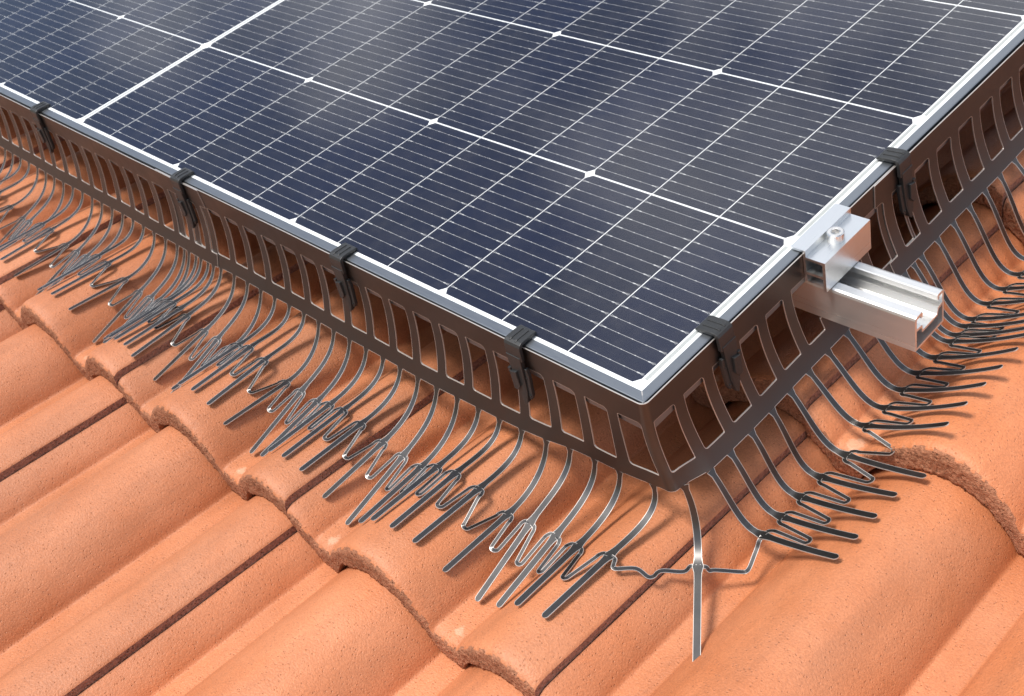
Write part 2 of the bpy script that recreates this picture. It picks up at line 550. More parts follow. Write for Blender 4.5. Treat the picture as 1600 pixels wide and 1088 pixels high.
def make_tile(seed):
    """one interlocking double roll tile; origin at the seam, front edge at y = 0."""
    xs = np.concatenate([np.linspace(0.6, 66, 52), np.linspace(66, 100, 34)[1:], np.linspace(100, 215, 92)[1:], np.linspace(215, 275, 56)[1:], np.linspace(275, 342.4, 56)[1:]])
    nx = len(xs)
    pz = prof_s(xs)
    THK = 33.2
    rows, mats = [], []
    # upper surface from back to front
    ys = [424, 395, 364, 330, 290, 250, 210, 170, 135, 100, 75, 55, 40, 29, 21, 16]
    for y in ys:
        rows.append((np.full(nx, float(y)), pz - TAU * y, 0.0))
    # rounded nose
    ry, rz = 13.0, 9.0
    for a in (18, 36, 54, 70, 84):
        t = math.radians(a)
        rows.append((np.full(nx, ry - ry * math.sin(t)), pz - TAU * (ry - ry * math.sin(t)) - rz * (1 - math.cos(t)), 0.25 * math.sin(t) ** 2 * 4))
    # rough broken face
    arch = 8.5 * np.exp(-((xs - 76) / 13.0) ** 2) + 7.5 * np.exp(-((xs - 252) / 13.0) ** 2)
    zb = pz - THK + arch
    zt = pz - rz - 1.0
    nf = 10
    for k in range(1, nf + 1):
        t = k / nf
        rows.append((np.full(nx, -0.6 + 1.0 * t), zt + (zb - zt) * t, 1.0))
    # underside
    for y in (12, 60, 200, 424):
        rows.append((np.full(nx, float(y)), (zb if y < 20 else pz - THK) - TAU * y, 0.0))
    V = []
    for (yy, zz, amt) in rows:
        for i in range(nx):
            x, y, z = xs[i], float(yy[i]), float(zz[i])
            p = Vector((x * 0.05 + seed * 31.7, y * 0.05, z * 0.05))
            if amt > 0:
                q = Vector((x * 0.16 + seed * 13.1, y * 0.16, z * 0.16))
                n1 = noise.noise(q) * 1.4 + noise.noise(q * 2.4) * 1.5 + noise.noise(q * 4.6) * 1.2
                n2 = noise.noise(q * 1.3 + Vector((40, 0, 0)))
                y += -amt * n1 * 0.78
                z += amt * (n2 * 1.1 + 0.5 * noise.noise(q * 3.3 + Vector((9, 7, 0))))
            else:
                z += 0.35 * noise.noise(p * 0.4)
            edge = 0.0
            if i == nx - 1:
                z -= 0.7 + 0.6 * abs(noise.noise(Vector((seed * 5.0, y * 0.12, 0)))) + 0.7 * max(0, noise.noise(Vector((seed * 9.0, y * 0.5, 3))))
            V.append((x, y, z))
    F, FM = [], []
    nr = len(rows)
    n_top = len(ys)
    for r in range(nr - 1):
        for i in range(nx - 1):
            F.append((r * nx + i, (r + 1) * nx + i, (r + 1) * nx + i + 1, r * nx + i + 1))
            if r < n_top + 2:
                FM.append(0)
            elif r < n_top + 3:
                q = Vector((xs[i] * 0.11 + seed * 3.1, r, seed))
                FM.append(1 if noise.noise(q) > -0.05 else 0)
            else:
                FM.append(1)
    # back
    o = 0
    last = (nr - 1) * nx
    for i in range(nx - 1):
        F.append((i, i + 1, last + i + 1, last + i))
        FM.append(1)
    nsm = len(F)
    # sides: separate vertices so that the seam edge stays crisp
    for i, flip in ((0, False), (nx - 1, True)):
        base = len(V)
        ring = [r * nx + i for r in range(nr)]
        V += [V[j] for j in ring]
        # pair the upper rows with the lower rows into quads
        top = list(range(0, n_top + 5))
        low = [nr - 1, nr - 1, nr - 2, nr - 2, nr - 2, nr - 2, nr - 2, nr - 3, nr - 3, nr - 3, nr - 3, nr - 3, nr - 4, nr - 4, nr - 4, nr - 4, nr - 5, nr - 5, nr - 5, nr - 6, nr - 7]
        for a in range(len(top) - 1):
            l0, l1 = low[a], low[a + 1]
            q = [top[a], top[a + 1], l1, l0] if l0 != l1 else [top[a], top[a + 1], l0]
            q = [base + j for j in q]
            F.append(tuple(reversed(q)) if flip else tuple(q))
            FM.append(2)
        fan = [base + j for j in range(n_top + 4, nr - 6)]
        F.append(tuple(reversed(fan)) if flip else tuple(fan))
        FM.append(2)
    me = bpy.data.meshes.new('roof_tile')
    me.from_pydata((np.array(V) * MM).tolist(), [], F)
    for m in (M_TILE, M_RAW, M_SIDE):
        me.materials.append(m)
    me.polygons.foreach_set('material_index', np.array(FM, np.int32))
    sm = np.zeros(len(F), bool)
    sm[:nsm] = True
    me.polygons.foreach_set('use_smooth', sm)
    bm = bmesh.new()
    bm.from_mesh(me)
    bmesh.ops.recalc_face_normals(bm, faces=bm.faces)
    bm.to_mesh(me)
    bm.free()
    me.update()
    return me

dv, df_ = box_vf(-2050, 1420, -950, 1680, -262, -240)
deck = bpy.data.objects.new('roof', mesh_from('roof', dv, df_, [M_DECK], None, False))
link_obj(deck)
deck['kind'] = 'structure'
deck['category'] = 'roof'
deck['label'] = 'pitched roof laid with orange double roll tiles'
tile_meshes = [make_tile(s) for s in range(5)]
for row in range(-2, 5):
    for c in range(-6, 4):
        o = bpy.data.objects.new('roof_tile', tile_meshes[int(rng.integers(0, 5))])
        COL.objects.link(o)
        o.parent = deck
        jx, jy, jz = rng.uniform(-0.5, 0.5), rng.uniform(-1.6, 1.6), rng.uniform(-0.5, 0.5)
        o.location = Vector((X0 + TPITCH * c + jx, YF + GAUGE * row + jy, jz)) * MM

# ------------------------------------------------------------------ solar panel
FX, FY = 19.7, -14.5                      # outer faces of the frame at the near corner
CP, RP = 81.34, 212.57                    # cell pitch along and across
PX0, PX1 = -1970.0, FX
PY0, PY1 = FY, 1077.0
FH = 35.0
panel = thing('solar_panel', 'large dark blue solar panel with black frame above the tiled roof', 'solar panel', (-975, 530, -FH))
LIP = 9.3

def frame_bar(axis, a0, a1, outer, sgn):
    """bar whose lip is mitred at both ends; axis 'x' runs along the eaves."""
    # section: (w inward from the outer face, z)
    sec = [(0, -FH), (0, -0.1), (0.7, 0.5), (LIP, 0.5), (LIP, -0.9), (2.0, -0.9), (2.0, -FH + 2), (24, -FH + 2), (24, -FH)]
    V = []
    for e, a in ((1, a0), (-1, a1)):
        for w, z in sec:
            along = a + e * w
            across = outer + sgn * w
            V.append((along, across, z) if axis == 'x' else (across, along, z))
    n = len(sec)
    F = [(i, (i + 1) % n, n + (i + 1) % n, n + i) for i in range(n)]
    F += [tuple(range(n)), tuple(range(2 * n - 1, n - 1, -1))]
    part('frame_bar', V, F, [M_FRAME], panel, smooth=False)

G = 0.12
frame_bar('x', PX0 + G, PX1 - G, PY0, 1)
frame_bar('x', PX0 + G, PX1 - G, PY1, -1)
frame_bar('y', PY0 + G, PY1 - G, PX1, -1)
frame_bar('y', PY0 + G, PY1 - G, PX0, 1)
# bright joint of the mitre at the near corner
mv = []
for w0, z0 in ((0.5, 0.32), (LIP - 0.2, 0.62)):
    for d in (-0.45, 0.45):
        mv.append((PX1 - w0 + d * 0.7, PY0 + w0 + d * 0.7, z0))
mv2 = [(x, y, z - 0.8) for x, y, z in mv]
part('corner_key', mv + mv2, [(0, 1, 3, 2), (4, 6, 7, 5), (0, 4, 5, 1), (2, 3, 7, 6), (1, 5, 7, 3), (0, 2, 6, 4)], [M_EDGE], panel, smooth=False)

bv, bf = box_vf(PX0 + 2.2, PX1 - 2.2, PY0 + 2.2, PY1 - 2.2, -5.0, -1.0)
bv2, bf2 = box_vf(PX0 + LIP + 0.05, PX1 - LIP - 0.05, PY0 + LIP + 0.05, PY1 - LIP - 0.05, -1.0, -0.45)
bv, bf = join_vf([(bv, bf), (bv2, bf2)])
part('backsheet', bv, bf, [M_SHEET], panel, smooth=False)
bv, bf = box_vf(PX0 + 2.3, PX1 - 2.3, PY0 + 2.3, PY1 - 2.3, -6.2, -5.05)  # unseen dark sheet, added to stop the backsheet bouncing light into the gap
part('added_bounce_blocker', bv, bf, [M_DECK], panel, smooth=False)
gx0, gx1, gy0, gy1 = PX0 + LIP + 0.02, PX1 - LIP - 0.02, PY0 + LIP + 0.02, PY1 - LIP - 0.02
part('glass_pane', [(gx0, gy0, 0.2), (gx1, gy0, 0.2), (gx1, gy1, 0.2), (gx0, gy1, 0.2)], [(0, 1, 2, 3)], [M_GLASS], panel, smooth=False, flip_fix=False)

CW, CH, CHAM = 80.25, 210.4, 6.6
def cell_mesh(cham_right, cham_left, w):
    """cell with its +x edge at 0; the corners cut where the round wafer ended."""
    c = CHAM
    pts = []
    pts += [(0, c), (0, CH - c)] if cham_right else [(0, 0), (0, CH)]
    if cham_right:
        pts = [(-c * 0.72, 0), (0, c), (0, CH - c), (-c * 0.72, CH)]
    if cham_left:
        pts += [(-w + c * 0.72, CH), (-w, CH - c), (-w, c), (-w + c * 0.72, 0)]
    else:
        pts += [(-w, CH), (-w, 0)]
    me = bpy.data.meshes.new('solar_cell')
    me.from_pydata([(x * MM, y * MM, 0) for x, y in pts], [], [tuple(range(len(pts)))])
    me.materials.append(M_CELL)
    return me

def wire_mesh(w):
    V, F = [], []
    def quad(a, b, wd):
        dx, dy = b[0] - a[0], b[1] - a[1]
        l = math.hypot(dx, dy)
        nx_, ny_ = -dy / l * wd / 2, dx / l * wd / 2
        o = len(V)
        V.extend([(a[0] + nx_, a[1] + ny_), (b[0] + nx_, b[1] + ny_), (b[0] - nx_, b[1] - ny_), (a[0] - nx_, a[1] - ny_)])
        F.append((o, o + 1, o + 2, o + 3))
    for k in range(14):
        y = 10.7 + 14.5 * k
        quad((-0.2, y), (-w + 0.2, y), 0.36)
        for j in range(5):
            x = -7.6 - (w - 15.2) / 4 * j
            big = j in (0, 4)
            quad((x - (1.5 if big else 0.9), y), (x + (1.5 if big else 0.9), y), 1.15 if big else 0.75)
        for x, sx in ((-7.0, 1), (-w + 7.0, -1)):
            quad((x, y), (x + sx * 5.5, y + 1.3), 0.22)
            quad((x, y), (x + sx * 5.5, y - 1.3), 0.22)
    me = bpy.data.meshes.new('busbar_wires')
    # the pads lie a hair above the wires
    zz = []
    for i in range(len(V)):
        zz.append(0.06 + 0.018 * ((i // 4) % 10))
    me.from_pydata([(x * MM, y * MM, z * MM) for (x, y), z in zip(V, zz)], [], F)
    me.materials.append(M_WIRE)
    return me

cells_m = {(a, b): cell_mesh(a, b, CW) for a, b in ((True, False), (False, True), (False, False))}
wires_m = wire_mesh(CW)
root_loc = Vector(panel['_loc'])
edges = []                                                    # right edge of every cell in the row, and its width scale
for c in range(24):
    if c == 0:
        edges.append((0.6, (75.67 - 0.5 + 0.6) / CW))
    elif c <= 11:
        edges.append((-(CP * c - 5.67) - 0.55, 1.0))
    elif c == 12:
        edges.append((-980.2, 1.0))
    else:
        edges.append((-(1060.6 + CP * (c - 13)) - 0.55, 1.0))
for r in range(5):
    for c in range(24):
        me = cells_m[(c % 3 == 0, c % 3 == 2)]
        x, sx = edges[c]
        y = r * RP - 0.2
        o = bpy.data.objects.new('solar_cell', me)
        COL.objects.link(o)
        o.parent = panel
        o.location = (Vector((x, y, -0.33)) - root_loc) * MM
        o.scale = (sx, 1, 1)
        w = bpy.data.objects.new('busbar_wires', wires_m)
        w['kind'] = 'stuff'
        COL.objects.link(w)
        w.parent = o
for r in range(5):
    for x0, x1 in ((2.6, 6.0), (-976.6, -973.4), (-1960.5 + 3, -1957.5 + 3)):
        rv, rf = box_vf(x0, x1, r * RP + 7, r * RP + 203, -0.4, -0.1)
        part('string_ribbon', rv, rf, [M_RIBBON], panel, smooth=False)

# ------------------------------------------------------------------ bird guard: sheet with slots, prongs and spring links
FXS = np.array([-5000, -240, -191, -162, -134, -105, -80, -48, 0, 30.0])
FFS = np.array([1, 1, .93, .87, .78, .64, .42, .26, .14, .10])
RYS = np.array([-30, -8, 10, 25, 5000.0])
RFS = np.array([.62, .78, .93, 1, 1.0])
RHO = 6.5
def dz_(z):
    return (max(0.0, (-z - 26.0)) / 76.0) ** 1.85
def bow(v):
    return 0.55 * math.sin(v * 0.0165 + 0.7) + 0.35 * math.sin(v * 0.047 + 2.0)
def d_front(x, z):
    return 2.4 + bow(x) * min(1.0, 0.25 - z / 70.0) + 18.0 * float(np.interp(x, FXS, FFS)) * dz_(z)
def d_right(y, z):
    return 2.4 + bow(y + 300) * min(1.0, 0.25 - z / 70.0) + 22.0 * float(np.interp(y, RYS, RFS)) * dz_(z)
SA, SB = 15.0, 15.0 + RHO * math.pi / 2
YC = -10.0
def P(s, z, off=0.0):
    """point of the guard sheet: s runs along the front edge, round the corner (s = 15..25) and up the right edge."""
    zz = z * (1 - 0.075 * math.exp(-((s - 20) / 30.0) ** 2))
    cx = FX + d_right(-15, z) + off
    cy = FY - d_front(20, z) - off
    if s <= SA:
        d = d_front(s, z) + off
        x = s
        if s > -25:
            x = -25 + (s + 25) * (cx - RHO + 25) / (SA + 25)
            u = (s + 25) / (SA + 25)
            return (x, (FY - d) * (1 - u) + cy * u, zz)
        return (x, FY - d, zz)
    if s < SB:
        a = (s - SA) / (SB - SA) * math.pi / 2
        return (cx - RHO + RHO * math.sin(a), cy + RHO - RHO * math.cos(a), zz)
    y = (s - SB) + YC
    y0 = cy + RHO
    d = d_right(y, z) + off
    if y < 22:
        u = (y - YC) / (22 - YC)
        return (cx * (1 - u) + (FX + d) * u, y0 + (22 - y0) * u, zz)
    return (FX + d, y, zz)
def s_right(y):
    return y - YC + SB

ZT, ZW0, ZW1, ZB = -1.0, -26.5, -86.0, -102.0
EDGE = 0.42
THK = 1.1
def guard_sheet(root, s0, s1, windows, off=0.0, notch=None, name='slotted_band', stems=()):
    pts, eds = [], []
    def loop(pl):
        o = len(pts)
        pts.extend(Vector(p) for p in pl)
        eds.extend((o + i, o + (i + 1) % len(pl)) for i in range(len(pl)))
    def rect(e):
        pl = []
        n = max(2, int((s1 - s0) / 8))
        a, b = s0 + e, s1 - e
        ss = set(np.linspace(a, b, n).tolist())
        if s0 < SA < s1:
            ss |= set(np.linspace(SA - 6, SB + 6, 16).tolist())
        for q in stems:
            ss = {v for v in ss if abs(v - q) > 5.4 or v in (a, b)}
            if a < q - 4 and q + 4 < b:
                ss |= {q - 5.0, q - 4.2, q, q + 4.2, q + 5.0}
        ss = sorted(ss)
        pl += [(s, ZB + e) for s in ss]
        pl += [(b, z) for z in np.linspace(ZB + e, ZT - e, 14)[1:-1]]
        pl += [(s, ZT - e) for s in reversed(ss)]
        pl += [(a, z) for z in np.linspace(ZT - e, ZB + e, 14)[1:-1]]
        return pl
    outer, outer_in = rect(0), rect(EDGE)
    loop(outer)
    loop(outer_in)
    holes, rims = [], []
    for (w0, w1) in windows:
        if w1 < s0 + 4 or w0 > s1 - 4:
            continue
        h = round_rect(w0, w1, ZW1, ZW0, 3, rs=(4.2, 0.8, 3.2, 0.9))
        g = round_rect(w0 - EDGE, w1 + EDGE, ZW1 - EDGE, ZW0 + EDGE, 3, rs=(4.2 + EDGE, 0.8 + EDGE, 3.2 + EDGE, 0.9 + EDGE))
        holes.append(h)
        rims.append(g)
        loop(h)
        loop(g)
    if notch:
        a, b, zlow = notch
        h = [(a, 5), (a, zlow), (b, zlow), (b, 5)]
        g = [(a - EDGE, 5.5), (a - EDGE, zlow - EDGE), (b + EDGE, zlow - EDGE), (b + EDGE, 5.5)]
        def dens(pl):
            out = []
            for i in range(4):
                p, q = pl[i], pl[(i + 1) % 4]
                for k in range(10):
                    out.append((p[0] + (q[0] - p[0]) * k / 10, p[1] + (q[1] - p[1]) * k / 10))
            return out
        holes.append(dens(h))
        rims.append(dens(g))
        loop(holes[-1])
        loop(rims[-1])
    for z in (-9, -18):
        for s in np.arange(s0 + 5, s1 - 5, 9.0):
            pts.append(Vector((s, z)))
    for s in np.linspace(SA - 4, SB + 4, 9):
        if s0 < s < s1:
            for z in np.arange(-8, -100, -7.0):
                pts.append(Vector((float(s), float(z))))
    for s in np.arange(s0 + 6, s1 - 5, 8.0):
        pts.append(Vector((s, -94.5)))
    rv, _, rf, *_ = delaunay_2d_cdt(pts, eds, [], 0, 1e-5)
    tris = []
    hb = [(min(p[0] for p in h), max(p[0] for p in h), h, g) for h, g in zip(holes, rims)]
    for f in rf:
        c = (sum(rv[i][0] for i in f) / len(f), sum(rv[i][1] for i in f) / len(f))
        if not inside(c, outer):
            continue
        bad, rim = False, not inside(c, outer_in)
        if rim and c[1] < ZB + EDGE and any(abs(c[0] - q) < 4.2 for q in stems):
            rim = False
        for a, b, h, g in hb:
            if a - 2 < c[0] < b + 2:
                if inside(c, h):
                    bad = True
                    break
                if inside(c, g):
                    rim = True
        if not bad:
            tris.append((f, rim))
    fo = [P(p[0], p[1], off) for p in rv]
    fb = [P(p[0], p[1], off - THK) for p in rv]
    nv = len(rv)
    V = fo + fb
    F, FM = [], []
    cnt = {}
    for f, rim in tris:
        F.append(tuple(f))
        FM.append(1 if rim else 0)
        F.append(tuple(i + nv for i in reversed(f)))
        FM.append(0)
        for i in range(len(f)):
            a, b = f[i], f[(i + 1) % len(f)]
            cnt[(a, b)] = cnt.get((a, b), 0) + 1
    for (a, b) in list(cnt):
        if (b, a) not in cnt:
            o = len(V)
            V += [fo[a], fo[b], fb[b], fb[a]]
            F.append((o, o + 1, o + 2, o + 3))
            FM.append(1)
    # drop unused vertices
    used = sorted({i for f in F for i in f})
    mp = {u: i for i, u in enumerate(used)}
    V = [V[u] for u in used]
    F = [tuple(mp[i] for i in f) for f in F]
    return part(name, V, F, [M_DARK, M_EDGE], root, FM, smooth=True, flip_fix=True)

def ribbon(path, width, axis=None, up=None, taper_end=False, widths=None, thick=0.8):
    """flat strip along a path with bright cut edges; returns verts, faces, face materials."""
    P_ = [np.array(p, float) for p in path]
    n = len(P_)
    V, F, FM = [], [], []
    for i in range(n):
        t = P_[min(i + 1, n - 1)] - P_[max(i - 1, 0)]
        t /= np.linalg.norm(t) + 1e-9
        if axis is not None:
            w = np.array(axis, float)
            w = w - t * (w @ t)
        else:
            u = np.array(up[i] if up is not None else (0, 0, 1.0))
            w = np.cross(t, u)
        w /= np.linalg.norm(w) + 1e-9
        nn = np.cross(w, t)
        nn /= np.linalg.norm(nn) + 1e-9
        if axis is not None or nn[2] < 0:
            nn = -nn
        hw = (widths[i] if widths is not None else width) / 2
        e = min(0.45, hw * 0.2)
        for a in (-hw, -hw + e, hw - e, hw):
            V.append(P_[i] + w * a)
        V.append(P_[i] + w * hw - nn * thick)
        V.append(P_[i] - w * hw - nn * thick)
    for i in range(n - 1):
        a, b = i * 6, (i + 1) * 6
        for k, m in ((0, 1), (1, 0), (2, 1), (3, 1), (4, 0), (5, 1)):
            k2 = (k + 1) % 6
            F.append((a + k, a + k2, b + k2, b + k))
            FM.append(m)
    F.append((0, 1, 2, 3, 4, 5))
    FM.append(1)
    o = (n - 1) * 6
    F.append((o + 5, o + 4, o + 3, o + 2, o + 1, o))
    FM.append(1)
    return V, F, FM

def bez(p0, p1, p2, p3, n):
    p0, p1, p2, p3 = map(lambda p: np.array(p, float), (p0, p1, p2, p3))
    out = []
    for i in range(n):
        t = i / (n - 1)
        out.append((1 - t) ** 3 * p0 + 3 * t * (1 - t) ** 2 * p1 + 3 * t * t * (1 - t) * p2 + t ** 3 * p3)
    return out

def prong_path(base, t0, node, tip, lift=0.0):
    """centre line: leaves the band, swings outwards to the spring node and on to the tip."""
    base, t0, node, tip = (np.array(v, float) for v in (base, t0, node, tip))
    L = np.linalg.norm(node - base)
    t0 = t0 / np.linalg.norm(t0)
    t1 = tip - node
    t1 /= np.linalg.norm(t1)
    a = bez(base + t0 * 0.02, base + t0 * L * 0.42, node - t1 * L * 0.36, node, 18)
    L2 = np.linalg.norm(tip - node)
    mid = node + (tip - node) * 0.5 - np.array([0, 0, lift])
    b = bez(node, node + t1 * L2 * 0.33 - np.array([0, 0, lift]), tip - t1 * L2 * 0.33 - np.array([0, 0, lift]), tip, 16)
    return a, b[1:]

def build_prong(root, base, t0, node, tip, axis, lift=0.0, twist=0.0):
    a, b = prong_path(base, t0, node, tip, lift)
    path = a + b
    # rounded end
    e = path[-1] - path[-2]
    e /= np.linalg.norm(e)
    n = len(path)
    acc = [0.0]
    for i in range(1, n):
        acc.append(acc[-1] + np.linalg.norm(path[i] - path[i - 1]))
    total = acc[-1]
    W0 = 6.5
    for q in (1.1, 2.2, 3.0, 3.5):
        path.append(path[n - 1] + e * q)
    widths = []
    for i in range(n):
        w = W0 - 0.9 * max(0, 1 - acc[i] / 40.0) + 3.4 * max(0, 1 - acc[i] / 4.0) ** 2
        dn = abs(acc[i] - acc[17])
        w += 3.4 * max(0, 1 - dn / 7.0)
        widths.append(w)
    for q in (1.1, 2.2, 3.0, 3.5):
        widths.append(max(0.9, W0 * math.sqrt(max(0.0, 1 - (q / 3.6) ** 2))))
    ax = np.array(axis, float) + np.array([0, 0, twist])
    V, F, FM = ribbon(path, W0, axis=ax, widths=widths)
    part('prong', V, F, [M_DARK, M_EDGE], root, FM, smooth=True)
    return a, b

def smooth_path(pts, n=5, closed=False):
    """Catmull-Rom through the points."""
    p = [np.array(q, float) for q in pts]
    p = [2 * p[0] - p[1]] + p + [2 * p[-1] - p[-2]]
    out = []
    for i in range(1, len(p) - 2):
        for k in range(n):
            t = k / n
            out.append(0.5 * ((2 * p[i]) + (-p[i - 1] + p[i + 1]) * t + (2 * p[i - 1] - 5 * p[i] + 4 * p[i + 1] - p[i + 2]) * t * t + (-p[i - 1] + 3 * p[i] - 3 * p[i + 1] + p[i + 2]) * t ** 3))
    out.append(p[-2])
    return out

def at_len(b, L):
    acc = 0
    for i in range(1, len(b)):
        d = np.linalg.norm(b[i] - b[i - 1])
        if acc + d >= L:
            return b[i - 1] + (b[i] - b[i - 1]) * ((L - acc) / d)
        acc += d
    return b[-1]

def build_link(root, A, B, axis, reach=36.0, drop=2.0):
    """spring link: a hairpin from the shoulder of one node to the shoulder of the next."""
    ax = np.array(axis, float)
    def fw(X, L):
        return at_len([X[0][-1]] + X[1], L)
    na, nb = A[0][-1], B[0][-1]
    gap = np.linalg.norm(nb - na)
    s = min(7.6, gap * 0.40)
    va, vb = fw(A, reach), fw(B, reach)
    ctr = (va + vb) / 2
    ctr[2] = max(ctr[2] - drop, surf(ctr[0], ctr[1]) + 3.5)
    hv = min(3.4, gap * 0.22)
    u = (vb - va)
    u = u / (np.linalg.norm(u) + 1e-9)
    fwd = ((va - na) + (vb - nb))
    fwd /= np.linalg.norm(fwd)
    pts = [na + ax * 1.5, na + ax * s * 0.72 + (fw(A, 1.0) - na), fw(A, 4.5) + ax * s, fw(A, 8.5) + ax * (s + 0.4)]
    e1 = ctr - u * hv - fwd * 2.5
    e2 = ctr + u * hv - fwd * 2.5
    pts += [pts[-1] * 0.5 + e1 * 0.5, e1, ctr - u * hv * 0.72 + fwd * 0.2, ctr + fwd * 1.3, ctr + u * hv * 0.72 + fwd * 0.2, e2]
    q = [fw(B, 8.5) - ax * (s + 0.4), fw(B, 4.5) - ax * s, nb - ax * s * 0.72 + (fw(B, 1.0) - nb), nb - ax * 1.5]
    pts += [e2 * 0.5 + q[0] * 0.5] + q
    path = smooth_path(pts, 5)
    ups = []
    n = np.cross(ax, fwd)
    if n[2] < 0:
        n = -n
    n = n / np.linalg.norm(n)
    V, F, FM = ribbon(path, 3.9, up=[n] * len(path))
    part('spring_link', V, F, [M_DARK, M_EDGE], root, FM, smooth=True)

def front_prong(root, x, off=0.0, jit=1.0):
    b = np.array(P(x, ZB, off))
    t0 = np.array(P(x, ZB, off)) - np.array(P(x, ZB + 6, off))
    db = FY - b[1]
    yn = FY - (83.0 - 0.95 * max(0, 19.5 - db)) + rng.uniform(-1.2, 1.2) * jit
    yt = FY - (161.5 - 1.15 * max(0, 19.5 - db)) + rng.uniform(-2, 2) * jit
    xn, xt = b[0] + rng.uniform(-1.6, 1.6) * jit, b[0] + rng.uniform(-4.5, 4.5) * jit
    zn = max(surf(xn, yn) + 8.0 + rng.uniform(-1.0, 2.5) * jit, -141.5 + rng.uniform(-2.5, 2.5) * jit)
    zt = max(surf(xt, yt) + 5.5, zn - 24)
    return build_prong(root, b, t0, (xn, yn, zn + off * .4), (xt, yt, zt + off * .4), (1, 0, 0)), (1, 0, 0)

def right_prong(root, y, off=0.0, jit=1.0):
    s = s_right(y)
    b = np.array(P(s, ZB, off))
    t0 = b - np.array(P(s, ZB + 6, off))
    t0 = t0 / np.linalg.norm(t0)
    k = math.floor((y - YF) / GAUGE)
    zpan = -163 - TAU * (y - (YF + k * GAUGE))
    if y < 145:
        u = min(1, max(0, (y - 112) / 28.0))
        xn, xt, up = 91 + 10 * u, 162.5 + 11 * u, 8 + 3 * u
        zn = zpan + 32 + 12 * u
    else:
        xn, xt, up = 102, 176.5, 18
        zn = zpan + 23
    xn += rng.uniform(-1.2, 1.2) * jit
    xt += rng.uniform(-2.0, 2.0) * jit
    yt = y + rng.uniform(-2, 2) * jit
    zt = surf(xt, yt) + up
    dn = np.array((xn, y, zn)) - b
    t0 = 0.35 * t0 + 0.65 * dn / np.linalg.norm(dn)
    return build_prong(root, b, t0, (xn, y, zn + off * .4), (xt, yt, zt + off * .4), (0, 1, 0), lift=4.0 if y > 145 else 2.0), (0, 1, 0)

# middle piece: along the front, round the corner and behind the mounting rail
guard_b = thing('bird_guard', 'dark brown slotted bird guard strip bent round the near panel corner', 'bird guard', (0, -30, -140), 'bird guard strips clipped round the panel')
winf = [(-11.4 - 37.5 * k, 13.8 - 37.5 * k) for k in range(0, 20)]
winr = [(s_right(-9.0 + 37.75 * k), s_right(16.4 + 37.75 * k)) for k in range(0, 10)]
mf_x = [-249.7 - 28.25 * k for k in range(17, -1, -1)] + [-220.4, -191.1, -162.8, -134.4, -105.2, -79.6, -51.5, -23.4, 3.5]
mr_y = [22.4, 49.0, 78.1, 108.6, 136.6, 165.8, 196.0, 226.0, 254.5, 283.5, 312.5, 341]
guard_sheet(guard_b, -748.0, s_right(360.0), winf + winr, 0.0, notch=(s_right(203.6), s_right(254.4), -74.6), stems=mf_x + [SB + 6] + [s_right(v) for v in mr_y])
mf = [front_prong(guard_b, -249.7 - 28.25 * k) for k in range(17, -1, -1)]
mf += [front_prong(guard_b, x, jit=0.4) for x in (-220.4, -191.1, -162.8, -134.4, -105.2, -79.6, -51.5, -23.4, 3.5)]
cb = np.array(P(SB + 6, ZB))
corner = (build_prong(guard_b, cb, cb - np.array(P(SB + 6, ZB + 6)), (67.5, -36.5, -151.0), (118.5, -106.5, -162.0), (0.80, 0.60, 0.0)), (0.80, 0.60, 0))
mr_ = [right_prong(guard_b, y, jit=0.5) for y in (22.4, 49.0, 78.1, 108.6, 136.6, 165.8, 196.0, 226.0, 254.5, 283.5, 312.5, 341)]
for a, b in zip(mf[:-1], mf[1:]):
    build_link(guard_b, a[0], b[0], (1, 0, 0))
for a, b in zip(mr_[:-1], mr_[1:]):
    build_link(guard_b, a[0], b[0], (0, 1, 0), reach=37.0, drop=5.0)
# the links at the corner are pulled out nearly straight
def open_link(pts, up=(0, 0, 1)):
    path = smooth_path(pts, 5)
    V, F, FM = ribbon(path, 3.7, up=[up] * len(path))
    part('spring_link', V, F, [M_DARK, M_EDGE], guard_b, FM, smooth=True)
nA, nC, nR = mf[-1][0][0][-1], corner[0][0][-1], mr_[0][0][0][-1]
A3 = lambda *v: np.array(v, float)
open_link([nA + A3(1.5, 0, 0), nA + A3(6.5, -0.6, 0), nA + A3(8.5, -4.5, -0.2), nA + A3(12, -7.5, -1.0), A3(38, -78, -130.5), A3(47.5, -75.5, -137), A3(50.2, -71.5, -139), A3(49.8, -66.0, -140), A3(52.0, -60.5, -142), A3(62.0, -48.5, -149), nC - A3(5.6, 3.4, 0.2), nC - A3(1.2, 0.9, 0)], (0.15, -0.2, 1))
open_link([nC + A3(1.2, 0.9, 0), nC + A3(5.6, 4.0, -1.0), nC + A3(8.0, 4.5, -4.5), A3(78.5, -27.5, -157.5), A3(92.0, -12.6, -166), A3(95.0, -9.0, -167.0), A3(95.0, -4.0, -166.6), A3(92.5, 7.0, -163), nR + A3(0, -9.5, -6.5), nR + A3(-0.3, -6.0, -2.5), nR + A3(0, -1.5, 0)], (0.3, -0.1, 1))

# left piece: overlaps the middle one on its outside
guard_a = thing('bird_guard', 'dark brown bird guard strip running off to the upper left of the roof', 'bird guard', (-1000, -30, -140), 'bird guard strips clipped round the panel')
guard_sheet(guard_a, -1960.0, -650.0, [(-1001.5 + 37.7 * k, -976.3 + 37.7 * k) for k in range(-26, 10)], 1.3, stems=[-1003.0 + 28.6 * k for k in range(-30, 13)])
lf = [front_prong(guard_a, -1003.0 + 28.6 * k, 1.3) for k in range(-30, 13)]
for a, b in zip(lf[:-1], lf[1:]):
    build_link(guard_a, a[0], b[0], (1, 0, 0))
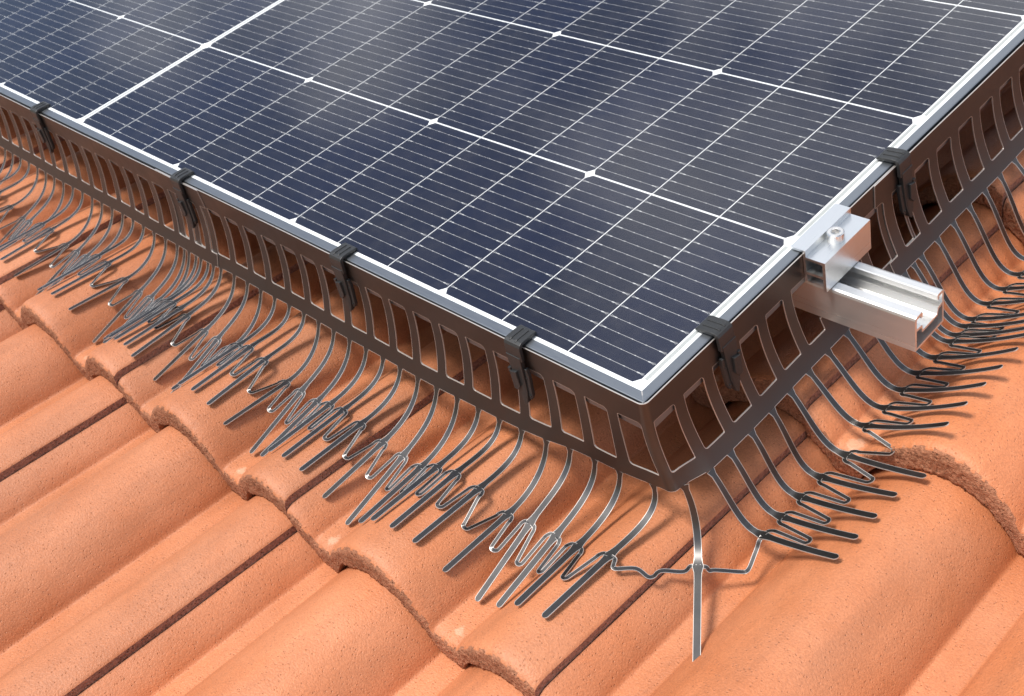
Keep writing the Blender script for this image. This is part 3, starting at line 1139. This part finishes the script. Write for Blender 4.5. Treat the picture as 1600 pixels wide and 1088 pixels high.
# right piece: beyond the rail, up the slope
guard_c = thing('bird_guard', 'dark brown bird guard strip up the slope beyond the aluminium rail', 'bird guard', (40, 700, -140), 'bird guard strips clipped round the panel')
guard_sheet(guard_c, s_right(313.0), s_right(1075.0), [(s_right(341 + 40.0 * k), s_right(366.5 + 40.0 * k)) for k in range(-1, 18)], 1.3, stems=[s_right(324.0 + 30.0 * k) for k in range(0, 25)])
rf_ = [right_prong(guard_c, 324.0 + 30.0 * k, 1.3) for k in range(0, 25)]
for a, b in zip(rf_[:-1], rf_[1:]):
    build_link(guard_c, a[0], b[0], (0, 1, 0), reach=37.0, drop=5.0)

# ------------------------------------------------------------------ plastic clips
def make_clip(label, side, pos):
    loc = (pos, FY - 4, 3) if side == 'front' else (FX + 4, pos, 3)
    t = thing('panel_clip', label, 'clip', loc, 'black clips holding the bird guard on the panel frame')
    skew = float(rng.uniform(-0.05, 0.05))
    turn = float(rng.uniform(-0.03, 0.03))
    def mp(p):
        a, o, z = p
        a = a * 0.88 + skew * min(0.0, z) + turn * o
        if side != 'front':
            a = -a
        return (pos + a, FY - o, z) if side == 'front' else (FX + o, pos + a, z)
    def sweep(poly, a0, a1):
        n = len(poly)
        V = [mp((a0, o, z)) for o, z in poly] + [mp((a1, o, z)) for o, z in poly]
        F = [(i, (i + 1) % n, n + (i + 1) % n, n + i) for i in range(n)] + [tuple(range(n)), tuple(range(2 * n - 1, n - 1, -1))]
        return V, F
    # hook over the frame lip and the edge of the glass
    hook = [(-16, 1.7), (-16.4, 3.0), (-15, 4.6), (-10, 5.3), (0, 5.9), (3.6, 5.7), (6.4, 4.4), (7.8, 2.0), (8.4, -3), (8.9, -13), (5.0, -13), (4.6, -4), (4.2, 1.2), (3, 2.4), (1, 2.6)]
    V, F = sweep(hook, -11, 11)
    part('hook', V, F, [M_PLAST], t, smooth=False, bevel=0.7)
    ribs = [sweep([(-13.0, 4.6), (-12, 5.9), (2.5, 6.7), (5.2, 5.6), (4.6, 4.6), (0, 5.0)], a - 1.3, a + 1.3) for a in (-4.2, 3.4)]
    V, F = join_vf(ribs)
    part('rib', V, F, [M_PLAST], t, smooth=False, bevel=0.4)
    # strap down the face of the guard, tapering to a tongue
    def plate(outline, o0, o1, name, bev=0.5):
        n = len(outline)
        V = []
        for off in (0, 1):
            for a, z in outline:
                d = 2.0 + 18.0 * dz_(z)
                V.append(mp((a, (o0 if not off else o1) + d, z)))
        F = [(i, (i + 1) % n, n + (i + 1) % n, n + i) for i in range(n)] + [tuple(range(n)), tuple(range(2 * n - 1, n - 1, -1))]
        part(name, V, F, [M_PLAST], t, smooth=False, bevel=bev)
    plate([(-11, -9), (9, -9), (7.4, -22), (6.8, -48), (5.2, -60), (2.0, -63), (-5.0, -53), (-8.6, -40), (-10.4, -25)], 2.6, 7.4, 'strap')
    plate([(-9.0, -27), (0.5, -25), (2.0, -41), (-2.5, -46), (-7.2, -46)], 6.8, 11.0, 'ratchet_block')
    plate([(-12.5, -25), (-8.0, -24), (-8.0, -29), (-12.5, -30)], 6.6, 9.6, 'release_tab', 0.4)
    plate([(5.6, -26), (8.0, -22.5), (10.6, -23), (11.6, -30), (11.4, -52), (9.5, -56.5), (6.4, -56), (5.4, -50)], 1.6, 5.4, 'tail_plate')
    studs = []
    for z in (-33, -52):
        a0 = 8.6
        d = 2.0 + 18.0 * dz_(z) + 5.4
        n = 10
        V = [mp((a0 + 1.2 * math.cos(2 * math.pi * i / n), d + e, z + 1.2 * math.sin(2 * math.pi * i / n))) for e in (-0.3, 1.0) for i in range(n)]
        F = [(i, (i + 1) % n, n + (i + 1) % n, n + i) for i in range(n)] + [tuple(range(n, 2 * n))]
        studs.append((V, F))
    V, F = join_vf(studs)
    part('stud', V, F, [M_PLAST], t, smooth=False)

make_clip('black plastic clip on the long edge, next to the overlap of the two guard strips', 'front', -692.0)
make_clip('black plastic clip at the far upper left end of the long panel edge', 'front', -1072.0)
make_clip('black plastic clip in the middle of the long edge, second from the corner', 'front', -378.0)
make_clip('black plastic clip on the long edge, first one left of the near corner', 'front', -123.0)
make_clip('black plastic clip on the short edge between the near corner and the clamp', 'right', 83.0)
make_clip('black plastic clip on the short edge, just up the slope from the clamp', 'right', 357.0)

# ------------------------------------------------------------------ mounting rail, its feet and the end clamp
rail = thing('mounting_rail', 'bare aluminium mounting rail sticking out from under the panel', 'rail', (126, 229, -73), None)
ry0, ry1, rz0, rz1 = 206.0, 252.0, -73.0, -35.6
outer = [(ry0, rz0), (ry1, rz0), (ry1, rz1 - 3), (ry1 - 0.9, rz1 - 0.9), (ry1 - 3, rz1), (ry1 - 9.5, rz1), (ry1 - 10.3, rz1 - 0.8), (ry1 - 10.3, rz1 - 6.2), (ry1 - 8.0, rz1 - 6.2), (ry1 - 8.0, rz1 - 3.2), (ry1 - 2.6, rz1 - 3.2), (ry1 - 2.6, rz1 - 13.5), (ry1 - 9.5, rz1 - 14.5), (ry1 - 11, rz1 - 21), (ry0 + 12.5, rz1 - 21), (ry0 + 11, rz1 - 14.5), (ry0 + 2.6, rz1 - 13.5), (ry0 + 2.6, rz1 - 3.2), (ry0 + 9.5, rz1 - 3.2), (ry0 + 9.5, rz1 - 6.2), (ry0 + 12.0, rz1 - 6.2), (ry0 + 12.0, rz1 - 0.8), (ry0 + 11.2, rz1), (ry0 + 3, rz1), (ry0 + 0.9, rz1 - 0.9), (ry0, rz1 - 3)]
hole = [(ry0 + 2.4, rz0 + 2.4), (ry1 - 2.4, rz0 + 2.4), (ry1 - 2.4, rz1 - 16.2), (ry1 - 8.2, rz1 - 17.0), (ry1 - 9.8, rz1 - 23.4), (ry0 + 11.3, rz1 - 23.4), (ry0 + 9.7, rz1 - 17.0), (ry0 + 2.4, rz1 - 16.2)]
V, F = extrude_profile(outer, [hole], 'x', -1900.0, 126.0)
part('rail_profile', V, F, [M_ALU], rail, smooth=False)

clamp = thing('end_clamp', 'silver aluminium end clamp bolted on the rail, gripping the panel frame', 'clamp', (34, 235, -34))
cy0, cy1 = 200.0, 270.5
items = [box_vf(10.0, 25.4, cy0, cy1, 1.7, 4.0), box_vf(22.7, 25.4, cy0, cy1, -2.8, 1.7), box_vf(22.7, 44.8, cy0, cy1, -5.6, -2.8),
         box_vf(42.0, 44.8, cy0, cy1, -34.8, -5.6), box_vf(22.7, 25.2, cy0, cy1, -30.0, -5.6), box_vf(25.2, 42.0, cy0, cy1, -21.5, -18.8)]
V, F = join_vf(items)
part('clamp_body', V, F, [M_CLAMP], clamp, smooth=False)
teeth = [box_vf(12.0 + 2.4 * k, 13.2 + 2.4 * k, cy0 + 0.3, cy1 - 0.3, 1.42, 1.7) for k in range(3)]
V, F = join_vf(teeth)
part('grip_teeth', V, F, [M_CLAMP], clamp, smooth=False)
bx_, by_, bz0, bz1 = 34.4, 233.0, -2.8, 6.4
n = 32
ring = lambda r, z, m=n: [(bx_ + r * math.cos(2 * math.pi * i / m), by_ + r * math.sin(2 * math.pi * i / m), z) for i in range(m)]
V = ring(7.6, bz0) + ring(7.6, bz1 - 0.9) + ring(6.7, bz1) + ring(4.3, bz1)
hx = []
for i in range(n):
    a = 2 * math.pi * i / n
    k = a % (math.pi / 3) - math.pi / 6
    rr = 3.3 / math.cos(k)
    hx.append((bx_ + rr * math.cos(a), by_ + rr * math.sin(a), bz1 - 0.3))
V += hx + [(x, y, bz1 - 4.6) for x, y, z in hx]
F = []
for k in range(5):
    F += [(k * n + i, k * n + (i + 1) % n, (k + 1) * n + (i + 1) % n, (k + 1) * n + i) for i in range(n)]
F += [tuple(5 * n + i for i in range(n)), tuple(reversed(range(n)))]
part('cap_bolt', V, F, [M_BOLT], clamp, smooth=False)

for hxp in (-160.0, -1360.0):            # the feet that carry the rail, out of sight under the panel
    zr = max(surf(hxp + e, 300.0) for e in (-16, 0, 16))
    V, F = join_vf([box_vf(hxp - 15, hxp + 15, 252.6, 258.6, zr + 4.2, -40), box_vf(hxp - 15, hxp + 15, 252.6, 420, zr - 1.5, zr + 4.0)])
    part('roof_hook', V, F, [M_ALU], rail, smooth=False)
